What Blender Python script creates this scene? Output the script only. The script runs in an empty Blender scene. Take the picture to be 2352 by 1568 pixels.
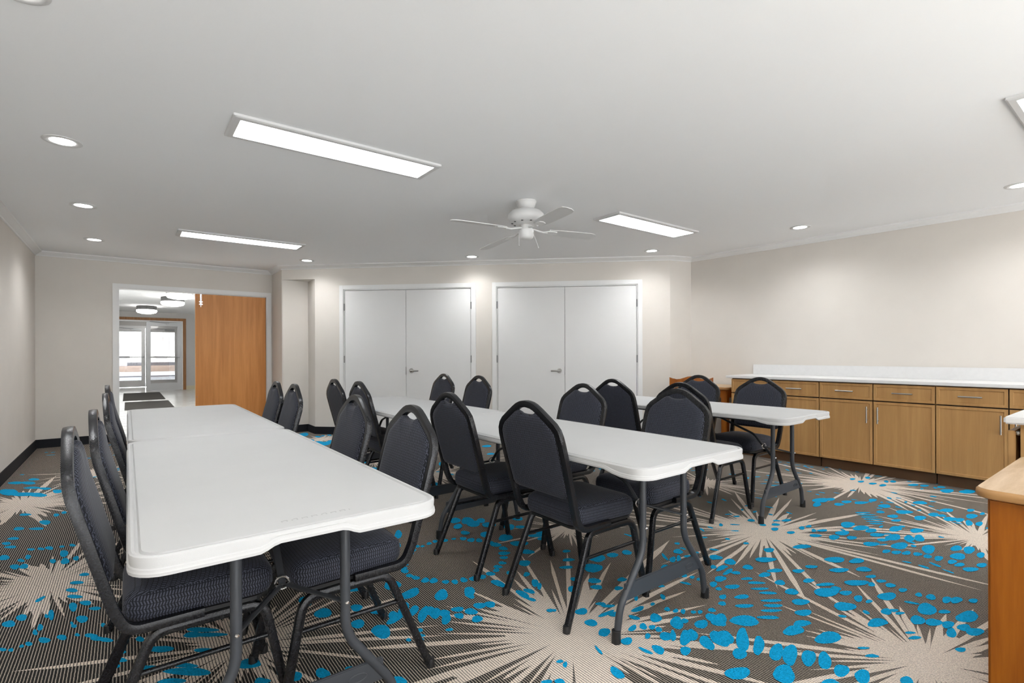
import bpy, bmesh, math, random
from mathutils import Vector, Matrix
C = bpy.context.scene.collection
S = bpy.context.scene
PI = math.pi
cos, sin, rad = math.cos, math.sin, math.radians
rnd = random.Random(7)

# ------------------------------------------------------------------ camera, world, exposure
cam_d = bpy.data.cameras.new('camera'); cam = bpy.data.objects.new('camera', cam_d); C.objects.link(cam)
cam_d.sensor_width = 36.0; cam_d.sensor_fit = 'HORIZONTAL'; cam_d.lens = 17.861
cam_d.shift_y = 27.4/2352; cam_d.clip_start = 0.02; cam_d.clip_end = 500
cam.matrix_world = Matrix.Translation((0, 0, 1.1667)) @ Matrix.Rotation(PI/2, 4, 'X') @ Matrix.Rotation(-0.0033, 4, 'Z')
S.camera = cam
S.view_settings.view_transform = 'Standard'; S.view_settings.look = 'None'
S.view_settings.gamma = 1.0; S.view_settings.use_curve_mapping = False
S.view_settings.exposure = 0.76
wd = bpy.data.worlds.new('overcast_sky'); S.world = wd; wd.use_nodes = True
bgn = wd.node_tree.nodes['Background']; bgn.inputs[0].default_value = (0.97, 0.98, 1.0, 1); bgn.inputs[1].default_value = 1.6
PANEL = 7.6        # radiance of the ceiling panels
SPOT = 16.0        # watts of each recessed downlight
BOWL = 12.0        # radiance of the hall bowls

sun_d = bpy.data.lights.new('bounce_sun', 'SUN'); sun_d.energy = 34.0; sun_d.angle = rad(1.5); sun_d.color = (.94, .975, 1)  # added sun that bounces off the unseen entry floor to brighten the ceiling
sun = bpy.data.objects.new('bounce_sun', sun_d); C.objects.link(sun); sun.location = (0, -12, 9)
# ------------------------------------------------------------------ frames of the room
TH = 2.2197                                   # long axis of the tables and of the left wall
DV = Vector((cos(TH), sin(TH))); WV = Vector((DV.y, -DV.x))
def P(d, w): v = DV*d + WV*w; return Vector((v.x, v.y))
FW = TH - PI/2                                # angle of the +w direction
LW = Vector((-5.945, 6.334)); CW = Vector((-3.390, 7.487)); RW = Vector((2.458, 6.964))
CTH = -0.1188; RTH = 2.2518
CD = Vector((cos(CTH), sin(CTH))); RD = Vector((cos(RTH), sin(RTH)))
CEIL = 2.465
sun.rotation_euler = Vector((DV.x*cos(rad(33)), DV.y*cos(rad(33)), -sin(rad(33)))).to_track_quat('-Z', 'Y').to_euler()

# ------------------------------------------------------------------ materials
def nt(name):
    m = bpy.data.materials.new(name); m.use_nodes = True
    return m, m.node_tree.nodes, m.node_tree.links, m.node_tree.nodes['Principled BSDF']
def mat(name, col, rough=0.5, metal=0.0, spec=0.5, noise=0.0, nscale=8.0, bump=0.0, bscale=200.0):
    m, N, L, b = nt(name)
    b.inputs['Base Color'].default_value = (*col, 1); b.inputs['Roughness'].default_value = rough
    b.inputs['Metallic'].default_value = metal; b.inputs['Specular IOR Level'].default_value = spec
    tc = N.new('ShaderNodeTexCoord')
    if noise:
        n = N.new('ShaderNodeTexNoise'); n.inputs['Scale'].default_value = nscale; n.inputs['Detail'].default_value = 4
        r = N.new('ShaderNodeValToRGB'); e = r.color_ramp.elements
        e[0].position = .3; e[1].position = .7
        e[0].color = (*[c*(1-noise) for c in col], 1); e[1].color = (*[min(1, c*(1+noise)) for c in col], 1)
        L.new(tc.outputs['Object'], n.inputs['Vector']); L.new(n.outputs['Fac'], r.inputs[0]); L.new(r.outputs[0], b.inputs['Base Color'])
    if bump:
        n = N.new('ShaderNodeTexNoise'); n.inputs['Scale'].default_value = bscale; n.inputs['Detail'].default_value = 3
        u = N.new('ShaderNodeBump'); u.inputs['Strength'].default_value = bump; u.inputs['Distance'].default_value = .002
        L.new(tc.outputs['Object'], n.inputs['Vector']); L.new(n.outputs['Fac'], u.inputs['Height']); L.new(u.outputs[0], b.inputs['Normal'])
    return m
def wood(name, dark, light, rough=0.4, scale=(14, 14, 1.1), spec=.4, rings=True):
    m, N, L, b = nt(name)
    tc = N.new('ShaderNodeTexCoord'); mp = N.new('ShaderNodeMapping'); mp.inputs['Scale'].default_value = scale
    n = N.new('ShaderNodeTexNoise'); n.inputs['Scale'].default_value = 1.6; n.inputs['Detail'].default_value = 6; n.inputs['Distortion'].default_value = .6
    n2 = N.new('ShaderNodeTexNoise'); n2.inputs['Scale'].default_value = 14; n2.inputs['Detail'].default_value = 3
    a = N.new('ShaderNodeMath'); a.operation = 'MULTIPLY_ADD'; a.inputs[1].default_value = .25
    r = N.new('ShaderNodeValToRGB'); e = r.color_ramp.elements
    e[0].position = .42; e[1].position = .82; e[0].color = (*dark, 1); e[1].color = (*light, 1)
    L.new(tc.outputs['Object'], mp.inputs[0]); L.new(mp.outputs[0], n.inputs['Vector']); L.new(mp.outputs[0], n2.inputs['Vector'])
    L.new(n2.outputs['Fac'], a.inputs[0]); L.new(n.outputs['Fac'], a.inputs[2]); L.new(a.outputs[0], r.inputs[0]); L.new(r.outputs[0], b.inputs['Base Color'])
    b.inputs['Roughness'].default_value = rough; b.inputs['Specular IOR Level'].default_value = spec
    return m
def emit(name, col, s):
    m, N, L, b = nt(name)
    b.inputs['Base Color'].default_value = (*col, 1); b.inputs['Emission Color'].default_value = (*col, 1); b.inputs['Emission Strength'].default_value = s
    return m
def math_node(N, L, op, a, b_=None, c=None):
    n = N.new('ShaderNodeMath'); n.operation = op
    for i, v in enumerate((a, b_, c)):
        if v is None: continue
        if isinstance(v, (int, float)): n.inputs[i].default_value = v
        else: L.new(v, n.inputs[i])
    return n.outputs[0]
def fabric():
    # dark blue-grey herringbone: bands of slanted dashes that flip direction from band to band
    m, N, L, b = nt('herringbone_fabric')
    tc = N.new('ShaderNodeTexCoord'); sp = N.new('ShaderNodeSeparateXYZ'); L.new(tc.outputs['Object'], sp.inputs[0])
    f = lambda *a: math_node(N, L, *a)
    ns = N.new('ShaderNodeSeparateXYZ'); L.new(tc.outputs['Normal'], ns.inputs[0])
    sd = f('GREATER_THAN', f('ABSOLUTE', ns.outputs[1]), .62); si = f('SUBTRACT', 1.0, sd)
    y = f('ADD', f('MULTIPLY', sp.outputs[1], si), f('MULTIPLY', sp.outputs[0], sd))
    v = f('SUBTRACT', sp.outputs[2], f('MULTIPLY', sp.outputs[0], si))
    band = f('MULTIPLY', v, 1/.012); k = f('FLOOR', band); fr = f('FRACT', band)
    tri = f('PINGPONG', band, 1.0)
    u = f('MULTIPLY_ADD', tri, .55, f('MULTIPLY', y, 1/.0075))
    st = f('FRACT', u)
    dash = f('MULTIPLY', f('GREATER_THAN', st, .52), f('LESS_THAN', f('ABSOLUTE', f('SUBTRACT', fr, .5)), .42))
    nz = N.new('ShaderNodeTexNoise'); nz.inputs['Scale'].default_value = 90; L.new(tc.outputs['Object'], nz.inputs['Vector'])
    fac = f('MULTIPLY', dash, f('MULTIPLY_ADD', nz.outputs['Fac'], .8, .45))
    mx = N.new('ShaderNodeMix'); mx.data_type = 'RGBA'; L.new(fac, mx.inputs[0])
    mx.inputs[6].default_value = (.010, .011, .016, 1); mx.inputs[7].default_value = (.080, .087, .122, 1)
    L.new(mx.outputs[2], b.inputs['Base Color'])
    u2 = N.new('ShaderNodeBump'); u2.inputs['Strength'].default_value = .5; u2.inputs['Distance'].default_value = .001
    L.new(dash, u2.inputs['Height']); L.new(u2.outputs[0], b.inputs['Normal'])
    b.inputs['Roughness'].default_value = .75; b.inputs['Specular IOR Level'].default_value = .3
    b.inputs['Sheen Weight'].default_value = .1; b.inputs['Sheen Roughness'].default_value = .4
    return m
def carpet(name, pattern, dark, light, wd_, wl):
    # loop-pile carpet: thin charcoal and beige yarn rows running along the room, the pattern yarn between them
    m, N, L, b = nt(name)
    f = lambda *a: math_node(N, L, *a)
    tc = N.new('ShaderNodeTexCoord'); sp = N.new('ShaderNodeSeparateXYZ'); L.new(tc.outputs['Object'], sp.inputs[0])
    nz = N.new('ShaderNodeTexNoise'); nz.inputs['Scale'].default_value = 60; L.new(tc.outputs['Object'], nz.inputs['Vector'])
    w = f('ADD', f('MULTIPLY', sp.outputs[0], WV.x), f('MULTIPLY', sp.outputs[1], WV.y))
    ph = f('FRACT', f('ADD', f('MULTIPLY', w, 1/.0102), f('MULTIPLY_ADD', nz.outputs['Fac'], .26, -.13)))
    m1 = N.new('ShaderNodeMix'); m1.data_type = 'RGBA'; L.new(f('LESS_THAN', ph, wd_), m1.inputs[0])
    m1.inputs[6].default_value = (*pattern, 1); m1.inputs[7].default_value = (*dark, 1)
    m2 = N.new('ShaderNodeMix'); m2.data_type = 'RGBA'; L.new(f('GREATER_THAN', ph, 1-wl), m2.inputs[0])
    L.new(m1.outputs[2], m2.inputs[6]); m2.inputs[7].default_value = (*light, 1)
    n3 = N.new('ShaderNodeTexNoise'); n3.inputs['Scale'].default_value = 260; L.new(tc.outputs['Object'], n3.inputs['Vector'])
    m3 = N.new('ShaderNodeMix'); m3.data_type = 'RGBA'; m3.blend_type = 'MULTIPLY'; m3.inputs[0].default_value = .55
    L.new(m2.outputs[2], m3.inputs[6])
    rr = N.new('ShaderNodeValToRGB'); rr.color_ramp.elements[0].position = .3; rr.color_ramp.elements[1].position = .65
    rr.color_ramp.elements[0].color = (.38, .38, .39, 1); rr.color_ramp.elements[1].color = (1.45, 1.45, 1.45, 1)
    L.new(n3.outputs['Fac'], rr.inputs[0]); L.new(rr.outputs[0], m3.inputs[7])
    L.new(m3.outputs[2], b.inputs['Base Color'])
    b.inputs['Roughness'].default_value = .95; b.inputs['Specular IOR Level'].default_value = .1
    return m
def tile():
    m, N, L, b = nt('hall_tile')
    tc = N.new('ShaderNodeTexCoord'); mp = N.new('ShaderNodeMapping'); mp.inputs['Rotation'].default_value = (0, 0, -FW)
    br = N.new('ShaderNodeTexBrick'); br.offset = .5; br.inputs['Scale'].default_value = 1.0
    br.inputs['Color1'].default_value = (.72, .71, .68, 1); br.inputs['Color2'].default_value = (.68, .67, .64, 1); br.inputs['Mortar'].default_value = (.25, .24, .22, 1)
    br.inputs['Mortar Size'].default_value = .006; br.inputs['Brick Width'].default_value = .45; br.inputs['Row Height'].default_value = .45
    L.new(tc.outputs['Object'], mp.inputs[0]); L.new(mp.outputs[0], br.inputs['Vector']); L.new(br.outputs['Color'], b.inputs['Base Color'])
    b.inputs['Roughness'].default_value = .18
    return m
def glass(name, tr):
    m, N, L, b = nt(name); N.remove(b)
    t = N.new('ShaderNodeBsdfTransparent'); t.inputs[0].default_value = (tr, tr, tr, 1); g = N.new('ShaderNodeBsdfGlossy'); g.inputs['Roughness'].default_value = .02
    mx = N.new('ShaderNodeMixShader'); fr = N.new('ShaderNodeFresnel'); fr.inputs[0].default_value = 1.3
    L.new(fr.outputs[0], mx.inputs[0]); L.new(t.outputs[0], mx.inputs[1]); L.new(g.outputs[0], mx.inputs[2])
    L.new(mx.outputs[0], N['Material Output'].inputs[0]); return m
def siding():
    m, N, L, b = nt('ribbed_metal_siding')
    f = lambda *a: math_node(N, L, *a)
    tc = N.new('ShaderNodeTexCoord'); sp = N.new('ShaderNodeSeparateXYZ'); L.new(tc.outputs['Object'], sp.inputs[0])
    fr = f('FRACT', f('MULTIPLY', sp.outputs[0], 1/.55)); g = f('LESS_THAN', fr, .16)
    mx = N.new('ShaderNodeMix'); mx.data_type = 'RGBA'; L.new(g, mx.inputs[0])
    mx.inputs[6].default_value = (.62, .62, .60, 1); mx.inputs[7].default_value = (.42, .42, .42, 1)
    L.new(mx.outputs[2], b.inputs['Base Color']); b.inputs['Roughness'].default_value = .6; return m

M = dict(
    wall=mat('beige_wallcovering', (.69, .652, .605), .9, spec=.2, noise=.02, nscale=3, bump=.12, bscale=500),
    ceil=mat('white_ceiling_paint', (.895, .905, .915), .95, spec=.15, bump=.08, bscale=120),
    trim=mat('white_trim_paint', (.80, .80, .795), .45),
    door=mat('white_door_paint', (.76, .76, .757), .5, noise=.015, nscale=2),
    base=mat('black_vinyl_base', (.006, .007, .010), .55, spec=.25),
    frame=mat('charcoal_vein_steel', (.014, .0145, .017), .27, metal=.2, spec=.5, noise=.4, nscale=220, bump=.10, bscale=420),
    black=mat('black_plastic', (.010, .010, .011), .45),
    fabric=fabric(),
    hdpe=mat('white_moulded_plastic', (.565, .565, .563), .62, spec=.25, noise=.012, nscale=6, bump=.10, bscale=420),
    mark=mat('grey_moulding_mark', (.42, .42, .42), .5),
    leg=mat('grey_powdercoat', (.050, .055, .065), .4, spec=.5),
    legdark=mat('dark_powdercoat', (.022, .024, .028), .4),
    chrome=mat('bright_steel', (.75, .75, .76), .22, metal=1.0),
    nickel=mat('satin_nickel', (.46, .455, .44), .32, metal=1.0),
    hinge=mat('dull_steel_hinge', (.30, .30, .30), .4, metal=.8),
    maple=wood('maple_cabinet', (.40, .215, .078), (.51, .295, .115), .45, scale=(12, 12, .6)),
    kick=mat('brown_toe_kick', (.115, .060, .030), .6, spec=.3),
    gap=mat('shadow_gap', (.03, .018, .01), .8),
    counter=mat('white_quartz', (.76, .76, .76), .3, noise=.02, nscale=30),
    oakdoor=wood('oak_door_veneer', (.56, .215, .048), (.70, .295, .078), .42, scale=(15, 15, .7)),
    cherry=wood('orange_stained_wood', (.22, .052, .002), (.37, .115, .007), .38, scale=(10, 10, .8)),
    oaktop=wood('pale_oak_laminate', (.46, .30, .16), (.60, .43, .27), .4, scale=(3, 22, 22)),
    oakedge=wood('oak_edge_band', (.33, .16, .055), (.46, .25, .10), .4, scale=(3, 3, 22)),
    casing=wood('brown_stained_casing', (.22, .09, .02), (.36, .16, .05), .45),
    fan=mat('white_fan_enamel', (.74, .74, .735), .35),
    fanblade=mat('white_fan_blade', (.66, .66, .655), .5),
    panel=emit('lit_panel_diffuser', (.95, .98, 1), PANEL),
    spot=emit('lit_downlight_lens', (1, .98, .95), 10.0),
    bowl=emit('lit_bowl_glass', (1, .97, .93), BOWL),
    bowlband=mat('grey_metal_band', (.10, .10, .10), .5, metal=.5),
    canwhite=mat('white_light_trim', (.66, .66, .66), .5),
    hallwall=mat('grey_hall_paint', (.56, .545, .53), .9, spec=.2, noise=.01, nscale=2),
    creambase=mat('cream_tile_base', (.62, .56, .40), .4),
    tile=tile(), glass=glass('clear_glass', .85), dimmer=glass('dimming_glass', .42),  # outer panes given a dark tint only to dim the bright outdoors
    alum=mat('grey_aluminium', (.46, .47, .48), .4, metal=.4),
    alumwhite=mat('white_aluminium', (.78, .78, .78), .4),
    mat=mat('brown_ribbed_mat', (.055, .050, .045), .95, noise=.2, nscale=60),
    snow=mat('trodden_snow', (.80, .82, .84), .9, noise=.10, nscale=1.5),
    road=mat('wet_asphalt', (.45, .46, .48), .8, noise=.12, nscale=.6),
    paving=mat('grey_paving', (.30, .30, .30), .9, noise=.1, nscale=2), kerb=mat('dark_kerb', (.10, .10, .11), .9),
    mulch=mat('brown_verge', (.36, .27, .22), .95, noise=.2, nscale=1.0),
    siding=siding(), boxgrey=mat('grey_utility_box', (.32, .33, .37), .6),
    outlet=mat('ivory_plastic', (.72, .71, .66), .4),
)
DARK = (.030, .028, .027); LIGHT = (.46, .40, .33)
M['c_base'] = carpet('carpet_charcoal', DARK, DARK, LIGHT, .3, .32)
M['c_beige'] = carpet('carpet_beige', (.80, .70, .60), DARK, (.80, .70, .60), .22, .2)
M['c_blue'] = carpet('carpet_blue', (.004, .31, .58), (.004, .28, .53), (.005, .34, .62), .2, .2)

# ------------------------------------------------------------------ mesh helpers
def ob(name, bm, m, parent=None, smooth=None, loc=None, rotz=None):
    bmesh.ops.recalc_face_normals(bm, faces=bm.faces)
    me = bpy.data.meshes.new(name); bm.to_mesh(me); bm.free()
    for x in (m if isinstance(m, (list, tuple)) else [m]): me.materials.append(x)
    if smooth:
        for p in me.polygons: p.use_smooth = True
        me.set_sharp_from_angle(angle=rad(smooth))
    o = bpy.data.objects.new(name, me); C.objects.link(o)
    if parent: o.parent = parent
    if loc is not None: o.location = loc
    if rotz is not None: o.rotation_euler = (0, 0, rotz)
    return o
def tag(o, label, cat, group=None, kind=None):
    o['label'] = label
    if cat: o['category'] = cat
    if group: o['group'] = group
    if kind: o['kind'] = kind
    return o
def thing(name, label, cat, loc=(0, 0, 0), rotz=0, group=None, kind=None):
    o = bpy.data.objects.new(name, None); C.objects.link(o); o.empty_display_size = .1
    o.location = loc; o.rotation_euler = (0, 0, rotz)
    return tag(o, label, cat, group, kind)
def struct(name, bm, m, label=None, smooth=None, loc=None, rotz=None):
    o = ob(name, bm, m, None, smooth, loc, rotz); o['kind'] = 'structure'
    if label: o['label'] = label
    return o
def dup(root, loc, rotz, label):
    r = root.copy(); C.objects.link(r); r.location = loc; r.rotation_euler = (0, 0, rotz); r['label'] = label
    for ch in list(root.children):
        c = ch.copy(); C.objects.link(c); c.parent = r
        for g in list(ch.children):
            k = g.copy(); C.objects.link(k); k.parent = c
    return r
B = bmesh.new
def box(bm, x0, x1, y0, y1, z0, z1, bev=0.0, mi=0):
    v = [bm.verts.new((x, y, z)) for x in (x0, x1) for y in (y0, y1) for z in (z0, z1)]
    fs = [bm.faces.new([v[i] for i in q]) for q in ((0, 1, 3, 2), (4, 6, 7, 5), (0, 4, 5, 1), (2, 3, 7, 6), (0, 2, 6, 4), (1, 5, 7, 3))]
    for f in fs: f.material_index = mi
    if bev:
        es = list({e for f in fs for e in f.edges})
        bmesh.ops.bevel(bm, geom=es, offset=bev, segments=2, affect='EDGES', clamp_overlap=True)
    return bm
def loft(bm, loops, cap0=True, cap1=True, closed=True, mi=0):
    R = [[bm.verts.new(p) for p in lp] for lp in loops]
    n = len(R[0])
    for a, b in zip(R, R[1:]):
        for i in range(n if closed else n-1):
            j = (i+1) % n
            f = bm.faces.new((a[i], a[j], b[j], b[i])); f.material_index = mi
    if cap0: bm.faces.new(R[0][::-1]).material_index = mi
    if cap1: bm.faces.new(R[-1]).material_index = mi
    return R
def prism(bm, pts, z0, z1, mi=0):
    loft(bm, [[(p[0], p[1], z0) for p in pts], [(p[0], p[1], z1) for p in pts]], mi=mi)
def lathe(bm, prof, n=28, ctr=(0, 0, 0), cap=True):
    loft(bm, [[(ctr[0]+r*cos(2*PI*i/n), ctr[1]+r*sin(2*PI*i/n), ctr[2]+z) for i in range(n)] for r, z in prof], cap, cap)
def fillet(pts, r, seg=5):
    pts = [Vector(p) for p in pts]; out = [pts[0]]
    rr = r if isinstance(r, (list, tuple)) else [r]*(len(pts)-2)
    for k in range(1, len(pts)-1):
        a, b, c = pts[k-1], pts[k], pts[k+1]
        u = (a-b); v = (c-b); lu, lv = u.length, v.length; u.normalize(); v.normalize()
        ang = u.angle(v); t = min(rr[k-1]/math.tan(ang/2), lu*.49, lv*.49) if ang < PI-.02 else 0
        if t < 1e-5: out.append(b); continue
        p0 = b+u*t; p1 = b+v*t
        for i in range(seg+1):
            s = i/seg; out.append(p0*(1-s)**2 + b*2*s*(1-s) + p1*s*s)
    out.append(pts[-1]); return out
def tube(bm, pts, a, b=None, n=8, up=(0, 1, 0), sq=.0, scale=None):
    # sweep of a round (sq=0) or rounded-square (sq>0) section, half sizes a (along up) and b
    b = b or a; pts = [Vector(p) for p in pts]; up = Vector(up); loops = []
    for i, p in enumerate(pts):
        t = (pts[min(i+1, len(pts)-1)]-pts[max(i-1, 0)]).normalized()
        s = t.cross(up)
        if s.length < 1e-4: s = t.cross(Vector((1, .3, .2)))
        s.normalize(); u = s.cross(t).normalized(); up = u
        k = scale[i] if scale else 1.0
        lp = []
        for q in range(n):
            an = 2*PI*(q+.5)/n; cx, cy = cos(an), sin(an)
            e = 1.0/(abs(cx)**(2+6*sq)+abs(cy)**(2+6*sq))**(1/(2+6*sq))
            lp.append(p + u*(a*k*cx*e) + s*(b*k*cy*e))
        loops.append(lp)
    loft(bm, loops)
def rrect(x0, x1, y0, y1, r, seg=5):
    out = []
    for cx, cy, a0 in ((x1-r, y1-r, 0), (x0+r, y1-r, PI/2), (x0+r, y0+r, PI), (x1-r, y0+r, 3*PI/2)):
        for i in range(seg+1):
            a = a0+PI/2*i/seg; out.append((cx+r*cos(a), cy+r*sin(a)))
    return out
def mitre(pl, off, closed=False):
    # offset an open 2-D polyline to its right-hand side
    pl = [Vector(p) for p in pl]; out = []; n = len(pl)
    nr = [Vector(((b-a).y, -(b-a).x)).normalized() for a, b in zip(pl, pl[1:])]
    for i in range(n):
        if i == 0: out.append(pl[0]+nr[0]*off)
        elif i == n-1: out.append(pl[-1]+nr[-1]*off)
        else:
            m = (nr[i-1]+nr[i]); m /= max(m.length_squared/2, .15); out.append(pl[i]+m*off)
    return out
def sweep(bm, pl, prof):
    rows = [[(q.x, q.y, z) for q in mitre(pl, o)] for o, z in prof]
    n = len(pl); V = [[bm.verts.new(p) for p in r] for r in rows]; k = len(prof)
    for i in range(n-1):
        for j in range(k):
            bm.faces.new((V[j][i], V[j][i+1], V[(j+1) % k][i+1], V[(j+1) % k][i]))
    bm.faces.new([V[j][0] for j in range(k)]); bm.faces.new([V[j][-1] for j in range(k)][::-1])

# ------------------------------------------------------------------ room shell
LD, LWW = LW.dot(DV), LW.dot(WV)
R0 = P(-5.0, LWW); R1 = LW; R2 = P(LD, CW.dot(WV)); R3 = CW; R4 = CW+CD*5.557; R5 = RW
t6 = (R5.dot(DV)+5.0)/RD.dot(DV); R6 = RW-RD*t6
def seg_wall(bm, a, b, z0, z1, t=.12, ext0=0, ext1=0):
    a, b = Vector(a), Vector(b); u = (b-a).normalized(); n = Vector((-u.y, u.x))  # outward (left of travel)
    a = a-u*ext0; b = b+u*ext1
    prism(bm, [a, b, b+n*t, a+n*t], z0, z1)
bm = B(); seg_wall(bm, R0, R1, 0, 2.6, ext0=.1, ext1=.1); struct('wall_left', bm, M['wall'], 'beige wall along the left side of the room')
OP0, OP1, OPH = .815, 2.662, 2.068          # doorway to the hall
bm = B()
seg_wall(bm, R1, R1+WV*OP0, 0, 2.6); seg_wall(bm, R1+WV*OP1, R2, 0, 2.6); seg_wall(bm, R1+WV*OP0, R1+WV*OP1, OPH, 2.6)
struct('wall_doorway', bm, M['wall'], 'beige wall with the wide doorway to the hall')
NB = .515; NH = 2.262                        # notch in the corner of the closet wall, under a soffit
na = CW+CD*.012; nb = CW+CD*NB
leg_ = (nb-na); ca = cos(FW-CTH)*leg_.length
nc = na+WV*ca
room = [P(-1.7, LWW), R1, R2, R3, na, nc, nb, R4, R5, R6, P(-5.0, 2.3), P(-1.7, 2.3)]
D1 = (.955, 2.845); D2 = (3.197, 5.130); DH = 2.100
bm = B()
seg_wall(bm, R2, R3, 0, 2.6, t=.10)
struct('wall_return_left', bm, M['wall'], 'short beige return beside the doorway')
bm = B()
cp = lambda s: CW+CD*s
prism(bm, [R3, cp(.012), nc+CD*0, R3+WV*.1+DV*.3], 0, NH) if False else None
seg_wall(bm, na, nc, 0, NH, t=.08); seg_wall(bm, nc, nb, 0, NH, t=.06)
prism(bm, [R3, nb, nb+WV*.05+DV*.05, nc+DV*.05+WV*.05, na+DV*.05], NH, 2.6)
seg_wall(bm, nb, cp(D1[0]), 0, 2.6); seg_wall(bm, cp(D1[1]), cp(D2[0]), 0, 2.6); seg_wall(bm, cp(D2[1]), R4, 0, 2.6)
seg_wall(bm, cp(D1[0]), cp(D1[1]), DH, 2.6); seg_wall(bm, cp(D2[0]), cp(D2[1]), DH, 2.6)
struct('wall_far', bm, M['wall'], 'beige far wall holding the two pairs of closet doors')
bm = B(); seg_wall(bm, R4, R5, 0, 2.6, t=.08); struct('wall_return_right', bm, M['wall'], 'short beige return at the right end of the closet wall')
bm = B(); seg_wall(bm, R5, R6, 0, 2.6, ext0=.1, ext1=.1); struct('wall_right', bm, M['wall'], 'beige wall above the long cabinet run')
roomc = [P(-5.0, LWW), R1, R2, R3, R4, R5]+[RW-RD*((R5.dot(DV)+5.0)/RD.dot(DV))]
bm = B(); prism(bm, mitre(roomc+[roomc[0]], -.11)[:-1], CEIL, CEIL+.1); struct('ceiling', bm, M['ceil'], 'smooth white ceiling')
bm = B(); prism(bm, [P(-1.7, LWW), P(-1.7, 2.3), P(-5.0, 2.3), P(-5.0, LWW)], -.08, -.001); struct('floor_bounce', bm, M['tile'], 'added pale tile floor, unseen behind the camera, bouncing sunlight up to the ceiling')  # invented floor, a pale reflector added to lift the ceiling
bm = B(); prism(bm, [P(-5.0, -30), P(-5.0, 40), P(-60, 40), P(-60, -30)], -.30, -.02); struct('ground_added_back', bm, M['paving'], 'added grey paving, unseen behind the camera, toned down to limit bounced light')  # unseen ground added with the sun setup, grey to limit bounce on table edges
# carpet: charcoal ground with beige starbursts and blue flecks
bm = B()
prism(bm, mitre(room+[R0], -.005)[:-1], -.08, 0.0)
def inside(p):
    c = False; n = len(room)
    for i in range(n):
        a, b = room[i], room[(i+1) % n]
        if (a.y > p[1]) != (b.y > p[1]) and p[0] < (b.x-a.x)*(p[1]-a.y)/(b.y-a.y)+a.x: c = not c
    return c
lay = [0]
def flat(pts, mi):
    lay[0] += 1
    f = bm.faces.new([bm.verts.new((x, y, .0016+2.5e-5*(lay[0] % 41))) for x, y in pts]); f.material_index = mi
BURST = [(.242, 2.108, 1.15), (.374, 3.389, .55), (1.631, 3.311, 1.1), (3.082, 4.495, 1.15), (2.912, 3.182, .75), (1.56, 1.916, .85), (-2.363, 2.59, .9), (-3.841, 3.975, 1.15), (1.733, 4.543, .5), (-.784, 4.922, .7), (-2.603, 6.956, .6), (-1.081, 2.04, .75), (-1.49, 5.486, .45), (.936, 4.003, .3), (-4.12, 5.024, .55), (-.9, 1.1, .9), (-2.2, 4.3, .6), (.3, 5.8, .6), (1.9, 5.7, .5), (-2.0, 6.1, .5), (1.0, .6, .8), (3.6, 2.4, .7), (-.4, -.4, .9), (-1.2, 3.2, .5)]
for bi, (cx, cy, R) in enumerate(BURST):
    if not inside((cx, cy)): continue
    n = int(38+20*R); z = .0004+bi*4e-5
    def lim(a, r):
        while r > .05 and not inside((cx+cos(a)*(r+.015), cy+sin(a)*(r+.015))): r *= .85
        return r
    out = []
    for i in range(n):
        a0 = 2*PI*i/n; a1 = 2*PI*(i+1)/n; am = (a0+a1)/2+rnd.uniform(-.2, .2)*(a1-a0)
        ln = R*rnd.choice((.30, .34, .40, .46, .54, .62, .74, .88, 1.05))*rnd.uniform(.9, 1.08)
        val = R*rnd.choice((.12, .17, .22, .28, .34, .42))*rnd.uniform(.8, 1.2)
        val = min(val, ln*.75); h = (a1-a0)/2
        out += [(a0+.0*h, val)]
        for f_, wdt in ((.3, .62), (.68, .34)):
            r_ = val+(ln-val)*f_
            out.append((am-h*wdt*rnd.uniform(.5, 1.25), r_*rnd.uniform(.96, 1.04)))
        out.append((am, ln))
        for f_, wdt in ((.68, .34), (.3, .62)):
            r_ = val+(ln-val)*f_; out.append((am+h*wdt*rnd.uniform(.7, 1.2), r_*rnd.uniform(.97, 1.03)))
    vs = [bm.verts.new((cx+cos(a)*lim(a, r), cy+sin(a)*lim(a, r), z)) for a, r in out]; vc = bm.verts.new((cx, cy, z))
    for i in range(len(vs)):
        f = bm.faces.new((vc, vs[i], vs[(i+1) % len(vs)])); f.material_index = 1
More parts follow.
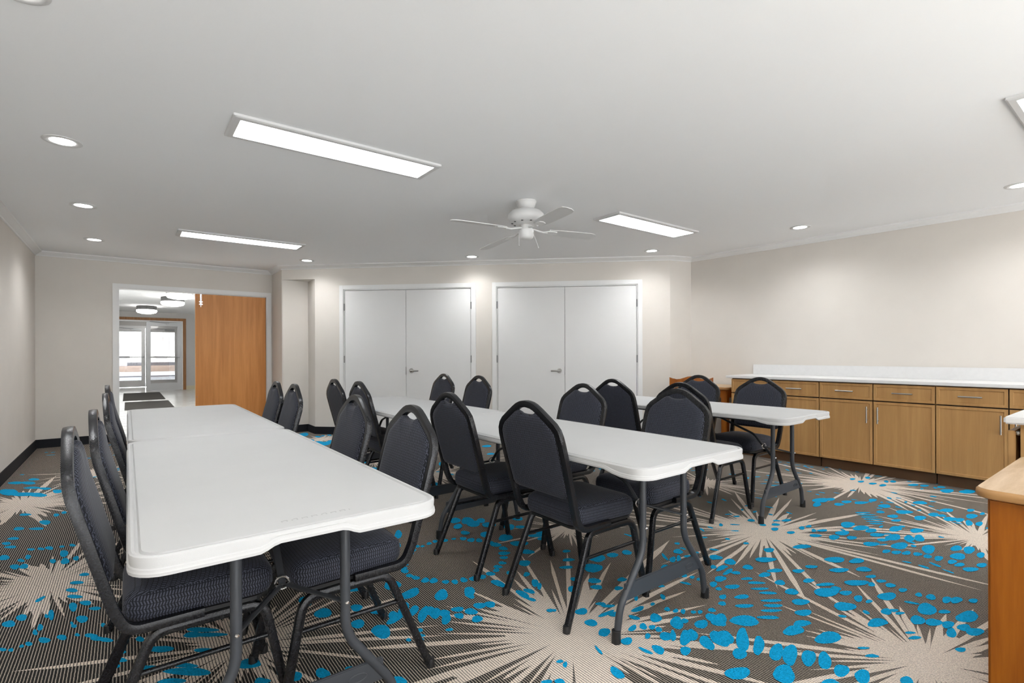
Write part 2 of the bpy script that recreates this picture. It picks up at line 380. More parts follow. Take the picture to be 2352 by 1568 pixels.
BLOBS = """1170,2892,24,0,-12,-29 1212,2833,33,0,-18,-41 1147,2767,27,0,-7,-17 1183,2692,27,0,-8,-19 1278,2761,29,0,-14,-30 1322,2666,31,0,-14,-28 1078,2622,26,0,-11,-27 1095,2531,34,0,-11,-26 1354,2575,27,0,-15,-28 1208,2621,30,0,-7,-16 1233,2573,43,0,-7,-15 1219,2508,42,0,-7,-14 1238,2464,45,0,-7,-14 1216,2388,47,0,-7,-15 1199,2340,50,0,-7,-14 1168,2295,53,0,-6,-12 1123,2236,52,0,-7,-14 1094,2426,34,0,-11,-23 1066,2338,40,0,-9,-19 1359,2475,34,0,-17,-31 1345,2374,38,0,-18,-32 1302,2276,36,0,-17,-30 1244,2186,40,0,-14,-25 1176,2130,46,0,-20,-36 1525,2470,67,0,-27,-43 1592,2505,25,0,-17,-27 1739,2569,58,0,-23,-34 1613,2461,28,0,-17,-26 1636,2405,22,0,-20,-30 1667,2377,17,0,-11,-16 1787,2426,42,0,-31,-42 1523,2330,48,0,-28,-43 1876,2587,24,0,-14,-19 1888,2540,25,0,-18,-24 1911,2489,20,0,-18,-23 1949,2440,18,0,-16,-20 1988,2416,24,0,-22,-27 2041,2389,25,0,-25,-29 2083,2386,30,0,-26,-29 2156,2379,24,0,-18,-19 1878,2305,42,0,-45,-55 2002,2238,48,0,-45,-50 1761,2211,31,0,-31,-39 1815,2192,36,0,-25,-30 1861,2173,29,0,-23,-27 1908,2149,32,0,-23,-26 1924,2116,35,0,-29,-32 1571,2191,44,0,-25,-34 1603,2191,14,0,-12,-16 1679,2284,26,0,-20,-27 1720,2294,19,0,-11,-15 1728,2269,23,0,-9,-12 1288,2076,54,0,-28,-44 1128,1939,26,0,-33,-56 1179,1922,24,0,-36,-58 1203,1861,26,0,-26,-39 1069,1961,27,0,-42,-77 1026,1978,25,0,-32,-61 979,2024,23,0,-31,-64 934,2066,27,0,-39,-85 864,2078,41,0,-21,-49 900,2216,33,0,-22,-53 1007,2209,66,0,-19,-42 983,1842,40,0,-29,-53 817,1848,43,0,-17,-39 877,1967,26,0,-17,-39 1257,1827,30,0,-26,-38 1116,1785,35,0,-17,-27 1396,1802,24,0,-18,-23 1378,1950,26,0,-8,-11 1381,2002,23,0,-6,-9 1923,2839,42,0,-23,-34 1884,2728,41,0,-21,-30 1862,2640,26,0,-14,-20 1746,2719,49,0,-19,-29 1811,2856,61,-1,-22,-35 1570,2551,46,0,-11,-19 1511,2595,30,0,-13,-23 1623,2763,32,0,-13,-22 1524,2710,36,0,-12,-21 1423,2859,55,0,-19,-37 1402,2717,40,0,-13,-25 1514,3001,35,0,-16,-31 1737,3051,56,0,-18,-32 2331,3060,48,0,-45,-59 2396,3199,48,0,-44,-58 2527,3352,44,0,-39,-51 2485,3184,32,0,-41,-52 2548,3183,32,0,-46,-58 2460,3006,42,0,-51,-62 2540,2898,48,0,-38,-43 2687,2991,37,0,-46,-51 2687,2916,21,0,-40,-44 2442,2823,28,0,-24,-27 2406,2870,27,0,-28,-33 2368,2899,24,0,-24,-29 2336,2931,25,0,-23,-29 2286,2949,25,0,-23,-30 2233,2957,27,0,-23,-30 2188,2975,26,0,-19,-25 2635,3017,35,0,-36,-42 2564,2777,26,0,-28,-31 2455,2724,40,0,-27,-30 2448,2783,28,0,-23,-26 2640,3319,49,0,-30,-38 2179,3088,46,0,-27,-38 2026,3203,37,0,-26,-41 2131,3193,30,0,-23,-35 1802,3289,24,0,-15,-28 1731,3353,27,0,-15,-29 1658,3530,26,0,-13,-28 1903,3528,33,0,-15,-28 1927,3233,37,0,-18,-30 2026,3325,33,0,-15,-25 1694,3436,23,0,-10,-20 1921,3374,20,0,-19,-32 1985,3406,20,0,-15,-26 1971,3325,15,0,-19,-32 1783,3442,28,0,-14,-27 2266,3437,51,-1,-36,-54 2311,3370,56,-1,-31,-45 2127,3277,43,0,-28,-43 2344,3322,38,0,-27,-38 2327,3245,43,0,-26,-36 2301,3157,36,0,-21,-28 2865,3572,47,0,-35,-44 2855,3705,59,-1,-36,-47 2704,3611,42,0,-25,-33 2659,3520,33,0,-21,-28 3021,3645,42,0,-35,-42 3055,3545,47,0,-40,-47 3104,3526,33,0,-34,-39 3059,3618,30,0,-25,-30 3257,3605,45,0,-44,-48 3111,3463,23,0,-55,-62 3164,3445,23,0,-44,-47 3386,3661,18,0,-28,-31 3200,3741,52,-1,-34,-40 3372,3740,31,0,-29,-32 2819,3849,51,-1,-31,-42 2684,3707,31,0,-23,-31 2700,3937,58,-1,-24,-35 2605,3961,37,0,-26,-40 2503,3896,36,0,-25,-39 2523,4031,40,0,-23,-37 2430,4008,60,-1,-39,-64 2336,3897,32,0,-36,-61 2839,4004,37,0,-26,-37 3154,3932,58,-1,-32,-40 3647,4264,63,-1,-44,-52 3793,4236,63,-1,-55,-61 3697,4382,36,0,-28,-33 3141,4579,27,0,-25,-36 3197,4508,33,0,-25,-35 3244,4449,32,0,-29,-39 3127,4672,28,0,-21,-31 3301,4720,28,0,-27,-38 3367,4576,23,0,-26,-36 3428,4576,27,0,-31,-42 3517,4457,44,-1,-31,-40 3589,4428,36,0,-32,-39 2542,3689,61,-1,-11,-16 2534,3643,62,-1,-11,-15 2524,3594,65,-1,-10,-15 2515,3547,64,-1,-10,-14 2499,3500,60,-1,-10,-14 2473,3456,51,-1,-10,-14 1821,2110,21,0,-33,-38 1754,1990,23,0,-12,-14 1641,2074,27,0,-10,-12 1650,2111,21,0,-8,-10 -738,3278,24,0,17,-78 -702,3102,20,0,10,-44 -602,3016,31,0,7,-36 -599,2967,22,0,5,-24 -603,2809,24,0,4,-20 -603,2766,28,0,5,-22 -579,2725,23,0,5,-24 -542,2669,20,0,4,-21 -505,2644,20,0,5,-25 -450,2614,21,0,5,-30 -406,2610,22,0,5,-30 -343,2595,17,0,3,-24 -296,2595,18,0,3,-24 -252,2616,18,0,3,-30 -205,2631,20,0,2,-28 -159,2652,23,0,1,-23 -118,2688,24,0,1,-26 -88,2732,17,0,1,-24 -81,2776,24,0,1,-22 -58,2826,21,0,0,-23 -50,2900,22,0,0,-23 -51,2963,38,0,0,-26 -56,3036,26,0,1,-30 -103,3097,33,0,1,-35 -134,3127,20,0,1,-25 -209,3169,20,0,2,-33 -260,3175,22,0,3,-37 -311,3198,20,0,3,-30 -370,3194,14,0,2,-19 -421,3171,17,0,4,-29 -482,3153,17,0,3,-22 -513,3118,17,0,3,-21 -545,3075,13,0,3,-17 -575,3075,13,0,4,-21 -588,2561,24,0,8,-36 -496,2468,29,41,17,-37 -345,2456,31,0,8,-57 -213,2488,29,0,4,-51 -201,2439,18,0,2,-22 -72,2575,38,-37,-5,-29 48,2459,35,-34,-6,-26 80,2492,27,-21,-4,-21 85,2410,23,-18,-3,-16 -252,2316,27,0,3,-24 -189,2296,29,0,2,-29 -239,2259,23,0,2,-23 -154,2350,27,0,2,-30 -107,2360,28,0,1,-28 -156,2231,26,0,2,-27 -493,2342,17,0,8,-40 -451,2303,12,52,16,-20 -526,2256,26,0,11,-46 -402,2274,8,69,19,-18 -380,2302,29,0,6,-39 -350,2283,24,0,8,-52 -307,2283,27,0,4,-28 -293,2236,21,0,6,-50 -395,2141,16,0,3,-15 -389,2100,27,0,3,-14 -376,2073,11,0,3,-17 -425,2069,11,0,2,-12 -268,2145,16,0,1,-12 -24,2701,11,0,0,-20 73,2680,18,0,-1,-26 113,2579,16,0,-2,-48 133,2543,13,0,-2,-35 169,2303,15,0,-1,-17 189,2303,10,0,-1,-12 -368,3427,29,0,6,-53 -309,3303,28,0,4,-40 -181,3272,24,0,3,-55 -45,3214,48,0,1,-56 34,3591,38,0,-1,-52 39,3113,53,0,-1,-44 65,2825,39,0,-1,-36 88,2986,38,0,-1,-36 -266,3480,44,0,5,-66 -317,3548,45,0,6,-69 -399,3549,38,0,6,-57 -162,3457,44,0,2,-54 -22,3413,40,0,0,-53 50,3412,29,0,-1,-34 -219,3547,30,0,3,-46 182,3193,27,0,-2,-26 151,3250,48,0,-1,-31 182,3308,42,0,-2,-28 483,2888,44,0,-8,-46 578,2934,31,0,-6,-31 667,2973,28,0,-7,-32 437,2758,47,0,-10,-62 316,2992,25,0,-2,-20 315,2867,36,0,-2,-21 292,2766,35,0,-2,-22 321,2621,23,0,-3,-25 292,2513,21,0,-3,-29 307,2468,16,0,-5,-39 310,2293,27,0,-4,-31 338,2196,30,0,-4,-26 383,2122,26,0,-5,-29 460,2056,22,0,-7,-29 564,2613,22,0,-5,-22 527,2517,21,0,-4,-17 418,2273,38,26,0,-16 450,2268,24,0,-5,-23 440,2341,30,0,-3,-15 409,2361,25,0,-3,-15 418,2602,33,0,-5,-31 417,2530,32,0,-4,-23 336,1993,9,-28,-6,-6 379,1852,20,-33,-12,-17 -409,1810,31,0,5,-24 120,1802,19,0,-1,-12 166,1804,19,0,-1,-15 177,1921,14,0,-1,-10 195,1901,8,0,-2,-20 381,2123,26,0,-5,-28 628,2236,25,0,-11,-39 569,2312,31,15,-3,-23 507,2153,23,22,2,-16 556,2166,16,0,-7,-26 592,2160,13,0,-6,-21 615,2142,14,0,-6,-21 555,2092,12,0,-5,-20 708,2194,29,0,-16,-49 748,2210,14,0,-7,-22 630,2091,25,0,-10,-34 661,2096,11,0,-14,-44 707,2081,25,0,-18,-54 741,2100,22,0,-16,-45 810,2183,27,0,-14,-38 885,2221,32,-36,-20,-33 779,2042,15,-35,-24,-31 839,2070,22,-39,-27,-38 571,1997,20,-21,-13,-22 519,1989,21,-21,-6,-11 675,1988,23,0,-9,-27 702,2311,14,0,-6,-18 736,2296,12,0,-6,-18 767,2290,12,0,-7,-21 812,2284,12,0,-5,-15 842,2284,12,0,-5,-15 902,2301,18,0,-7,-18 649,2358,11,0,-4,-14 576,2931,31,0,-7,-34 667,2969,27,0,-8,-35 489,2884,38,0,-8,-47 869,2904,4,-44,-10,-15 903,2866,17,0,-13,-42 940,2875,13,0,-17,-51 829,2768,22,0,-8,-26 971,2981,29,0,-11,-35 1059,2956,23,0,-10,-28 1148,2897,28,0,-13,-33 1069,2619,31,0,-13,-31 1129,2749,41,36,-4,-24 1146,2703,37,28,-5,-24 1093,2766,16,0,-10,-26 997,2683,14,0,-14,-36 958,2616,14,0,-6,-15 932,2640,14,0,-6,-17 898,2656,14,0,-7,-20 866,2660,14,0,-7,-20 1011,2559,20,0,-12,-29 1017,2509,16,0,-7,-18 1003,2426,16,0,-11,-26 973,2362,19,0,-8,-19 560,2616,21,0,-5,-23 522,2519,20,0,-4,-21 -2927,2924,33,0,37,-37 -2742,2797,23,0,36,-37 -2696,2802,24,0,32,-34 -2798,2933,18,0,29,-31 -2790,2883,20,0,23,-24 -2634,2983,27,0,41,-47 -2530,2871,24,0,38,-43 -2501,2910,16,0,31,-36 -2600,2872,16,0,32,-35 -2695,3111,19,0,20,-23 -2740,3089,17,0,16,-18 -2797,3067,26,0,24,-27 -2836,3054,21,0,21,-22 -2888,3046,21,0,19,-20 -3049,3085,35,0,22,-23 -3132,3143,26,0,28,-28 -3255,3537,42,0,41,-45 -3193,3408,48,0,26,-28 -3313,3410,38,0,32,-33 -3171,3227,36,0,24,-25 -3321,3698,23,0,29,-33 -3316,3757,19,0,30,-34 -3558,3710,47,0,25,-26 -2272,2695,26,0,17,-21 -2230,2599,36,0,17,-19 -2183,2515,30,0,18,-21 -2112,2449,36,0,17,-20 -2006,2386,30,0,18,-22 -2033,2349,21,0,34,-39 -1920,2335,25,0,15,-18 -1901,2242,24,0,28,-34 -2072,2280,14,0,39,-43 -2082,2268,9,0,17,-18 -2256,2425,-2,26,18,-15 -2181,2256,22,0,29,-30 -2185,2203,28,0,29,-29 -2023,2174,13,0,23,-25 -2008,2135,11,0,20,-22 -1916,2077,23,0,21,-23 -1862,2097,22,0,17,-19 -1887,2184,12,0,14,-16 -1916,2207,7,0,12,-14 -1814,2115,11,0,11,-13 -1753,2110,26,0,13,-16 -1704,2086,32,0,14,-17 -1661,2076,26,0,13,-16 -1954,2050,14,0,15,-16 -1967,2034,9,0,11,-12 -1984,2008,10,0,13,-13 -2020,2011,14,0,14,-13 -1563,2030,14,0,11,-14 -1540,1990,25,0,12,-15 -1503,1941,27,0,12,-16 -1493,1902,21,0,12,-15 -1474,1851,15,0,8,-10 -1764,2189,12,0,15,-18 -1753,2253,14,0,15,-19 -4288,4322,73,-1,110,-111 -4104,4255,120,-1,62,-65 -3952,4232,71,-1,60,-64 -4413,4629,78,-1,49,-51 -4484,4760,54,-1,41,-43 -4078,4432,50,-1,39,-42 -4212,4457,75,-1,36,-38 -3884,4339,49,-1,48,-54 -4530,4631,65,-1,50,-51 -1396,2010,53,0,16,-23 -1315,2150,66,0,12,-19 -1259,2112,74,0,9,-15 -1329,2112,42,0,13,-21 -1206,2001,53,0,9,-15 -1228,1905,46,0,9,-14 -1196,1868,90,0,15,-23 -1349,1882,37,0,19,-27 -995,1914,46,0,16,-31 -1217,1814,52,0,10,-15 -891,1813,24,0,8,-15 -780,1840,16,0,9,-22 -1623,2192,34,0,13,-18 -1527,2081,18,0,15,-20 -976,2396,36,0,19,-47 -854,2286,39,0,16,-43 -718,2334,30,0,9,-30 -553,2134,43,0,13,-50 -670,2194,28,0,12,-39 -695,1855,26,0,12,-31 -788,1837,23,0,12,-28 -599,1879,24,0,5,-16 -901,1813,23,0,9,-18 -821,2516,70,0,9,-29 -626,2304,29,0,8,-29 -498,2303,12,59,20,-25 -518,2238,23,44,14,-24 -502,2468,34,42,17,-40 -608,2561,44,0,11,-48 -3022,7369,68,-1,69,-168 -2544,6674,57,-1,48,-125 -2408,6721,53,-1,55,-152 -2699,7243,29,-1,20,-53 -2630,7300,34,-1,19,-54 -2714,6882,36,-1,26,-67 -2462,6599,92,-2,53,-143 -2736,7158,44,-1,26,-67 -2412,6713,62,-1,30,-83 -1420,5160,48,-1,19,-70 -1552,5456,42,-1,17,-59 -884,5407,33,-1,12,-77 -754,5367,25,0,13,-95 -694,4537,42,-1,10,-68 -321,6394,59,-1,4,-80 -251,5898,45,-1,2,-55"""
def blob(cx, cy, A, Bv):
    ph = rnd.uniform(0, 6.28); pts = []
    for i in range(16):
        t = 2*PI*i/16; k = 1+.10*sin(2*t+ph)+.07*sin(3*t+2*ph)+rnd.uniform(-.04, .04)
        pts.append((cx+k*(A[0]*cos(t)+Bv[0]*sin(t)), cy+k*(A[1]*cos(t)+Bv[1]*sin(t))))
    if all(inside(p) for p in pts): flat(pts, 2)
done = []
for e in BLOBS.split():
    q = [int(x)/1000 for x in e.split(',')]; blob(q[0], q[1], q[2:4], q[4:6]); done.append((q[0], q[1]))
for k in range(900):                          # small flecks scattered round the big ones on the right
    cx, cy = rnd.uniform(.3, 4.3), rnd.uniform(2.2, 5.6)
    if not inside((cx, cy)) or any((cx-x)**2+(cy-y)**2 < .0034 for x, y in done): continue
    if sin(cx*5.1+2)*sin(cy*4.3+1)+.3*sin(cx*11+cy*7) < .06: continue
    an = rnd.uniform(0, PI); a, b_ = rnd.uniform(.016, .036), rnd.uniform(.009, .016)
    blob(cx, cy, (a*cos(an), a*sin(an)), (-b_*sin(an), b_*cos(an))); done.append((cx, cy))
for k in range(1500):                         # flecks in the parts of the floor seen only between the furniture
    cx, cy = rnd.uniform(-6, 5), rnd.uniform(-2, 8)
    if not inside((cx, cy)) or any((cx-x)**2+(cy-y)**2 < .075 for x, y in done[:450]): continue
    if cx > 0 and .8 < cy < 6 and rnd.random() < .8: continue
    if sin(cx*4.1+1)*sin(cy*3.7)+.25*sin(cx*9) < .05: continue
    an = rnd.uniform(0, PI); a, b_ = rnd.uniform(.018, .05), rnd.uniform(.012, .024)
    blob(cx, cy, (a*cos(an), a*sin(an)), (-b_*sin(an), b_*cos(an))); done.append((cx, cy))
struct('floor', bm, [M['c_base'], M['c_beige'], M['c_blue']], 'striped charcoal carpet with beige starbursts and blue flecks')
# crown moulding and black wall base
crown = [(0, 2.408), (.010, 2.408), (.016, 2.420), (.030, 2.428), (.055, 2.447), (.068, 2.452), (.072, CEIL), (0, CEIL)]
bm = B(); sweep(bm, [R0, R1, R2, R3, R4, R5, R6], crown); struct('trim_1', bm, M['trim'], 'white crown moulding round the ceiling', smooth=25)
bprof = [(0, 0), (.012, 0), (.010, .012), (.006, .100), (.004, .108), (0, .108)]
for nm, pl in (('baseboard_left', [R0, R1, R1+WV*(OP0-.055)]), ('baseboard_corner', [R1+WV*(OP1+.06), R2, R3, na, nc, nb, cp(D1[0]-.065)]),
               ('baseboard_far', [cp(D1[1]+.065), cp(D2[0]-.065)]), ('baseboard_right', [cp(D2[1]+.06), R4, R5, RW-RD*.86])):
    bm = B(); sweep(bm, pl, bprof); struct(nm, bm, M['base'], 'black vinyl wall base')

# ------------------------------------------------------------------ closet doors (two white pairs)
def casing(u0, u1, h, wd_=.06, out=.016, ins=.09):
    # white door casing on the room face (y<0) with jamb linings
    bm = B()
    for z0, z1, a, b in ((0, h+wd_, u0-wd_, u0), (0, h+wd_, u1, u1+wd_)): box(bm, a, b, -out, .0, z0, z1, .003)
    box(bm, u0, u1, -out, 0, h, h+wd_, .003)
    box(bm, u0-.001, u0+.014, 0, ins, 0, h); box(bm, u1-.014, u1+.001, 0, ins, 0, h); box(bm, u0+.014, u1-.014, 0, ins, h-.014, h+.001)
    return bm
def closet(idx, u0, u1, seam, hx, dirn, label):
    o = thing('door_%d' % idx, label, None, (CW.x, CW.y, 0), CTH, kind='structure')
    ob('door_frame', casing(u0, u1, DH), M['trim'], o)
    for a, b in ((u0+.018, seam-.002), (seam+.002, u1-.018)):
        bm = B(); box(bm, a, b, .004, .046, .012, DH-.019, .002); lf = ob('door_leaf', bm, M['door'], o)
        hs = a-.008 if a < seam-.1 else b+.008
        for z in (1.845, 1.09, .32):
            bm = B(); bmesh.ops.create_cone(bm, cap_ends=True, segments=10, radius1=.008, radius2=.008, depth=.10, matrix=Matrix.Translation((hs, -.002, z)))
            ob('hinge', bm, M['hinge'], lf)
        if (hx > seam) == (a > seam-.01):
            h = ob('door_handle', lever(hx, .925, dirn), M['nickel'], lf, smooth=40)
            bm = B(); box(bm, seam-.0035, seam+.0035, -.003, .002, .87, .98); ob('latch_plate', bm, M['hinge'], lf)
    bm = B(); box(bm, u0+.014, u1-.014, .05, .08, 0, DH-.014); ob('door_gap_shade', bm, M['gap'], o)  # dark sheet behind the leaves, paints the shade seen in their gaps
def lever(x, z, s):
    bm = B()
    bmesh.ops.create_cone(bm, cap_ends=True, segments=24, radius1=.033, radius2=.030, depth=.012, matrix=Matrix.Translation((x, -.002, z)) @ Matrix.Rotation(PI/2, 4, 'X'))
    bmesh.ops.create_cone(bm, cap_ends=True, segments=16, radius1=.019, radius2=.013, depth=.05, matrix=Matrix.Translation((x, -.030, z)) @ Matrix.Rotation(PI/2, 4, 'X'))
    tube(bm, fillet([(x, -.052, z), (x+s*.05, -.055, z+.002), (x+s*.115, -.045, z)], .03), .011, .006, 8, up=(0, 0, 1))
    return bm
closet(1, D1[0], D1[1], 1.8875, 1.967, 1, 'left pair of flat white closet doors in the far wall')
closet(2, D2[0], D2[1], 4.1476, 4.072, -1, 'right pair of flat white closet doors in the far wall')
t = thing('wall_outlet', 'small ivory power outlet low on the far wall left of the closet doors', 'outlet', (CW.x, CW.y, 0), CTH)
bm = B(); box(bm, .742, .812, -.006, 0, .42, .535, .002); ob('cover_plate', bm, M['outlet'], t)
for z in (.498, .455):
    bm = B(); box(bm, .762, .792, -.012, -.006, z-.013, z+.013, .002); ob('socket', bm, M['black'] if z < .47 else M['outlet'], t)

# ------------------------------------------------------------------ doorway with one oak leaf closed, hall beyond
o = thing('door_3', 'wide doorway to the hall with its right oak leaf closed', None, (LW.x, LW.y, 0), FW, kind='structure')
ob('door_frame', casing(OP0, OP1, OPH, .055, .016, .125), M['trim'], o)
bm = B(); box(bm, 1.706, OP1-.016, .03, .074, .008, OPH-.02, .002); lf = ob('door_leaf', bm, M['oakdoor'], o)
bm = B(); box(bm, 1.765, 1.785, .018, .030, 1.885, OPH-.02, .003); tube(bm, [(1.775, .02, 1.86), (1.775, .02, 2.04)], .006)
for z in (1.90, 1.935): box(bm, 1.752, 1.798, .016, .030, z-.008, z+.008, .002)
ob('flush_bolt', bm, M['chrome'], lf)
bm = B()
for z in (.30, .55, 1.0, 1.45, 2.0): bmesh.ops.create_uvsphere(bm, u_segments=8, v_segments=5, radius=.005, matrix=Matrix.Translation((1.724, .029, z)))
ob('screw_heads', bm, M['hinge'], lf)
H3 = (LW.x, LW.y, 0)
def hall(name, bm, m, label): return struct(name, bm, m, label, loc=H3, rotz=FW)
HX0, HX1, HV, HC = -1.6, 5.2, 11.4, 2.53
bm = B(); box(bm, HX0, HX1, 0.0, 14.2, -.08, 0); hall('floor_hall', bm, M['tile'], 'pale shiny tile floor of the hall')
bm = B(); box(bm, HX0, HX1, .12, 14.2, HC, HC+.1); hall('ceiling_hall', bm, M['ceil'], 'white ceiling of the hall')
bm = B(); box(bm, HX0-.1, HX0, .12, 14.2, 0, HC); hall('wall_hall_left', bm, M['hallwall'], 'grey left wall of the hall')
bm = B(); box(bm, HX1, HX1+.1, .12, 14.2, 0, HC); hall('wall_hall_right', bm, M['hallwall'], 'grey right wall of the hall')
VO0, VO1, VOH = .42, 2.40, 2.27
bm = B(); box(bm, HX0, VO0, HV, HV+.12, 0, HC); box(bm, VO1, HX1, HV, HV+.12, 0, HC); box(bm, VO0, VO1, HV, HV+.12, VOH, HC)
hall('wall_hall_end', bm, M['hallwall'], 'grey end wall of the hall around the glass doors')
bm = B(); box(bm, VO1+.09, HX1, HV-.015, HV, 0, .13); hall('baseboard_hall', bm, M['creambase'], 'cream tile base on the hall end wall')
bm = B()
for a, b, z0, z1 in ((VO0-.085, VO0, 0, VOH+.085), (VO1, VO1+.085, 0, VOH+.085), (VO0, VO1, VOH, VOH+.085)): box(bm, a, b, HV-.02, HV, z0, z1, .003)
hall('trim_2', bm, M['casing'], 'brown wood casing round the hall entrance')
def glazed_leaf(parent, u0, u1, v, z1, m, bar=True, gl='glass'):
    st = .11; bm = B()
    box(bm, u0, u0+st, v, v+.045, .01, z1, .003); box(bm, u1-st, u1, v, v+.045, .01, z1, .003)
    box(bm, u0+st, u1-st, v, v+.045, .01, .24, .003); box(bm, u0+st, u1-st, v, v+.045, z1-.13, z1, .003)
    lf = ob('door_leaf', bm, m, parent)
    bm = B(); box(bm, u0+st, u1-st, v+.018, v+.026, .24, z1-.13); ob('glass_pane', bm, M[gl], lf)
    if bar:
        bm = B(); tube(bm, [(u0+.05, v-.07, 1.08), (u1-.05, v-.07, 1.08)], .014); box(bm, u0+.25, u0+.55, v-.085, v-.055, 1.05, 1.11, .004)
        for u in (u0+.05, u1-.05): box(bm, u-.02, u+.02, v-.075, v, 1.05, 1.11, .003)
        ob('push_bar', bm, M['alum'], lf)
        bm = B(); box(bm, u1-.42, u1-.12, v-.06, v, z1-.075, z1-.015, .004); tube(bm, [(u1-.35, v-.06, z1-.03), (u1-.6, v-.20, z1-.02), (u1-.85, v-.03, z1+.02)], .009); ob('door_closer', bm, M['alum'], lf)
    return lf
o = thing('door_4', 'grey aluminium glass door leaf closed at the far end of the hall', None, H3, FW, kind='structure')
bm = B()
for a, b, z0, z1 in ((VO0, VO0+.04, 0, VOH), (VO1-.04, VO1, 0, VOH), (VO0+.04, VO1-.04, VOH-.045, VOH)): box(bm, a, b, HV, HV+.1, z0, z1)
ob('door_frame', bm, M['alumwhite'], o)
glazed_leaf(o, 1.415, VO1-.045, HV+.02, VOH-.05, M['alum'])
o = thing('door_5', 'white aluminium glass outer doors of the entrance vestibule', None, H3, FW, kind='structure')
bm = B()
for a, b, z0, z1 in ((.40, .45, 0, 2.2), (2.45, 2.55, 0, 2.2), (.45, 2.45, 2.12, 2.2)): box(bm, a, b, 14.0, 14.1, z0, z1)
ob('door_frame', bm, M['alumwhite'], o)
glazed_leaf(o, .45, 1.445, 14.02, 2.12, M['alumwhite'], True, 'dimmer'); glazed_leaf(o, 1.455, 2.45, 14.02, 2.12, M['alumwhite'], True, 'dimmer')
bm = B(); box(bm, HX0, .40, 14.0, 14.12, 0, HC); box(bm, 2.55, HX1, 14.0, 14.12, 0, HC); box(bm, .4, 2.55, 14.0, 14.12, 2.2, HC)
hall('wall_vestibule', bm, M['hallwall'], 'outer wall of the entrance vestibule')
for v0, v1, a, b, lab in ((4.75, 6.9, .87, 1.75, 'brown floor mat in the hall, nearer the doorway'), (7.5, 10.5, .83, 1.72, 'brown floor mat in the hall, nearer the glass doors')):
    bm = B(); box(bm, a, b, v0, v1, 0, .010, .004); tag(ob('floor_mat', bm, M['mat'], None, None, H3, FW), lab, 'mat', 'hall floor mats')
first = None
for u, v, lab in ((1.36, 8.9, 'lit bowl light with grey band on the hall ceiling, farthest of three'), (1.785, 5.85, 'lit bowl light with grey band on the hall ceiling, middle of three'), (1.45, 12.75, 'lit bowl light added unseen on the vestibule ceiling to brighten the outer doors'), (1.79, 3.95, 'lit bowl light at the hall ceiling just above the doorway head, nearest of three')):  # vestibule bowl is added, out of view, to brighten the outer door frames
    p = LW+WV*u+DV*v
    if first: dup(first, (p.x, p.y, HC), FW, lab); continue
    first = t = thing('hall_ceiling_light', lab, 'ceiling light', (p.x, p.y, HC), FW, 'bowl lights along the hall ceiling')
    bm = B(); lathe(bm, [(.225, 0), (.235, -.01), (.235, -.105), (.215, -.11)], 8); ob('light_band', bm, M['bowlband'], t)
    bm = B(); lathe(bm, [(.20, -.108), (.235, -.115), (.24, -.15), (.21, -.19), (.11, -.215), (.02, -.22)], 24); ob('glass_bowl', bm, M['bowl'], t, smooth=60)
# outside seen through the glass
bm = B(); box(bm, -30, 40, 14.2, 25, -.35, -.03); hall('ground_road', bm, M['road'], 'wet grey asphalt outside the entrance')
bm = B(); box(bm, -30, 40, 25, 25.6, -.35, .02); hall('ground_kerb', bm, M['kerb'], 'dark kerb line across the road')
bm = B(); box(bm, -30, 40, 25.6, 34, -.35, .0); hall('ground_snow', bm, M['snow'], 'trodden snow beyond the kerb')
bm = B(); box(bm, -30, 40, 34, 58, -.35, .0); hall('ground_verge', bm, M['mulch'], 'brown verge in front of the white building')
t = thing('metal_building', 'white ribbed metal building across the road beyond the glass doors', 'building', (*(LW+WV*4+DV*58), 0), FW)
bm = B(); box(bm, -25, 30, 0, 8, 0, 6.5); ob('siding_wall', bm, M['siding'], t)
bm = B(); box(bm, -25, 30, -.1, 0, -.02, .35); ob('wall_base', bm, M['kerb'], t)
t = thing('utility_box', 'grey utility box standing against the white building outside', 'utility box', (*(LW+WV*.3+DV*56.6), 0), FW)
bm = B(); box(bm, -1.2, .65, 0, .8, 0, 2.1, .03); ob('cabinet_body', bm, M['boxgrey'], t)
bm = B(); box(bm, -1.1, .55, -.02, 0, .2, 1.95, .01); ob('cabinet_door', bm, M['boxgrey'], t)

# ------------------------------------------------------------------ ceiling fixtures
def ceil_at(d, w): v = P(d, w); return (v.x, v.y, CEIL)
def panel_light():
    t = thing('ceiling_panel_light', '', 'ceiling light', group='long rectangular ceiling light panels')
    L_, W_ = .635, .165; bm = B()
    lo = [rrect(-L_, L_, -W_, W_, .004, 1), rrect(-L_, L_, -W_, W_, .004, 1), rrect(-L_+.012, L_-.012, -W_+.010, W_-.010, .004, 1), rrect(-L_+.040, L_-.040, -W_+.038, W_-.038, .004, 1), rrect(-L_+.040, L_-.040, -W_+.038, W_-.038, .004, 1)]
    loft(bm, [[(x, y, z) for x, y in l] for l, z in zip(lo, (0, -.013, -.018, -.019, -.010))], True, False)
    ob('light_frame', bm, M['canwhite'], t)
    bm = B(); box(bm, -L_+.039, L_-.039, -W_+.037, W_-.037, -.0165, -.006); ob('light_diffuser', bm, M['panel'], t)
    return t
pl = panel_light(); used = False
for d, w, lab in ((3.235, 1.095, 'long lit ceiling panel above the left table row, nearest on the left'),
                  (6.42, 1.06, 'long lit ceiling panel farthest back, above the left row towards the doorway'),
                  (3.275, 4.235, 'long lit ceiling panel just right of the ceiling fan'),
                  (.38, 4.215, 'lit ceiling panel cut off by the right edge of the picture'),
                  (.05, 1.095, 'lit ceiling panel overhead in front of the camera, above the picture'),
                  ):
    if not used: pl.location = ceil_at(d, w); pl.rotation_euler = (0, 0, FW); pl['label'] = lab; used = True
    else: dup(pl, ceil_at(d, w), FW, lab)
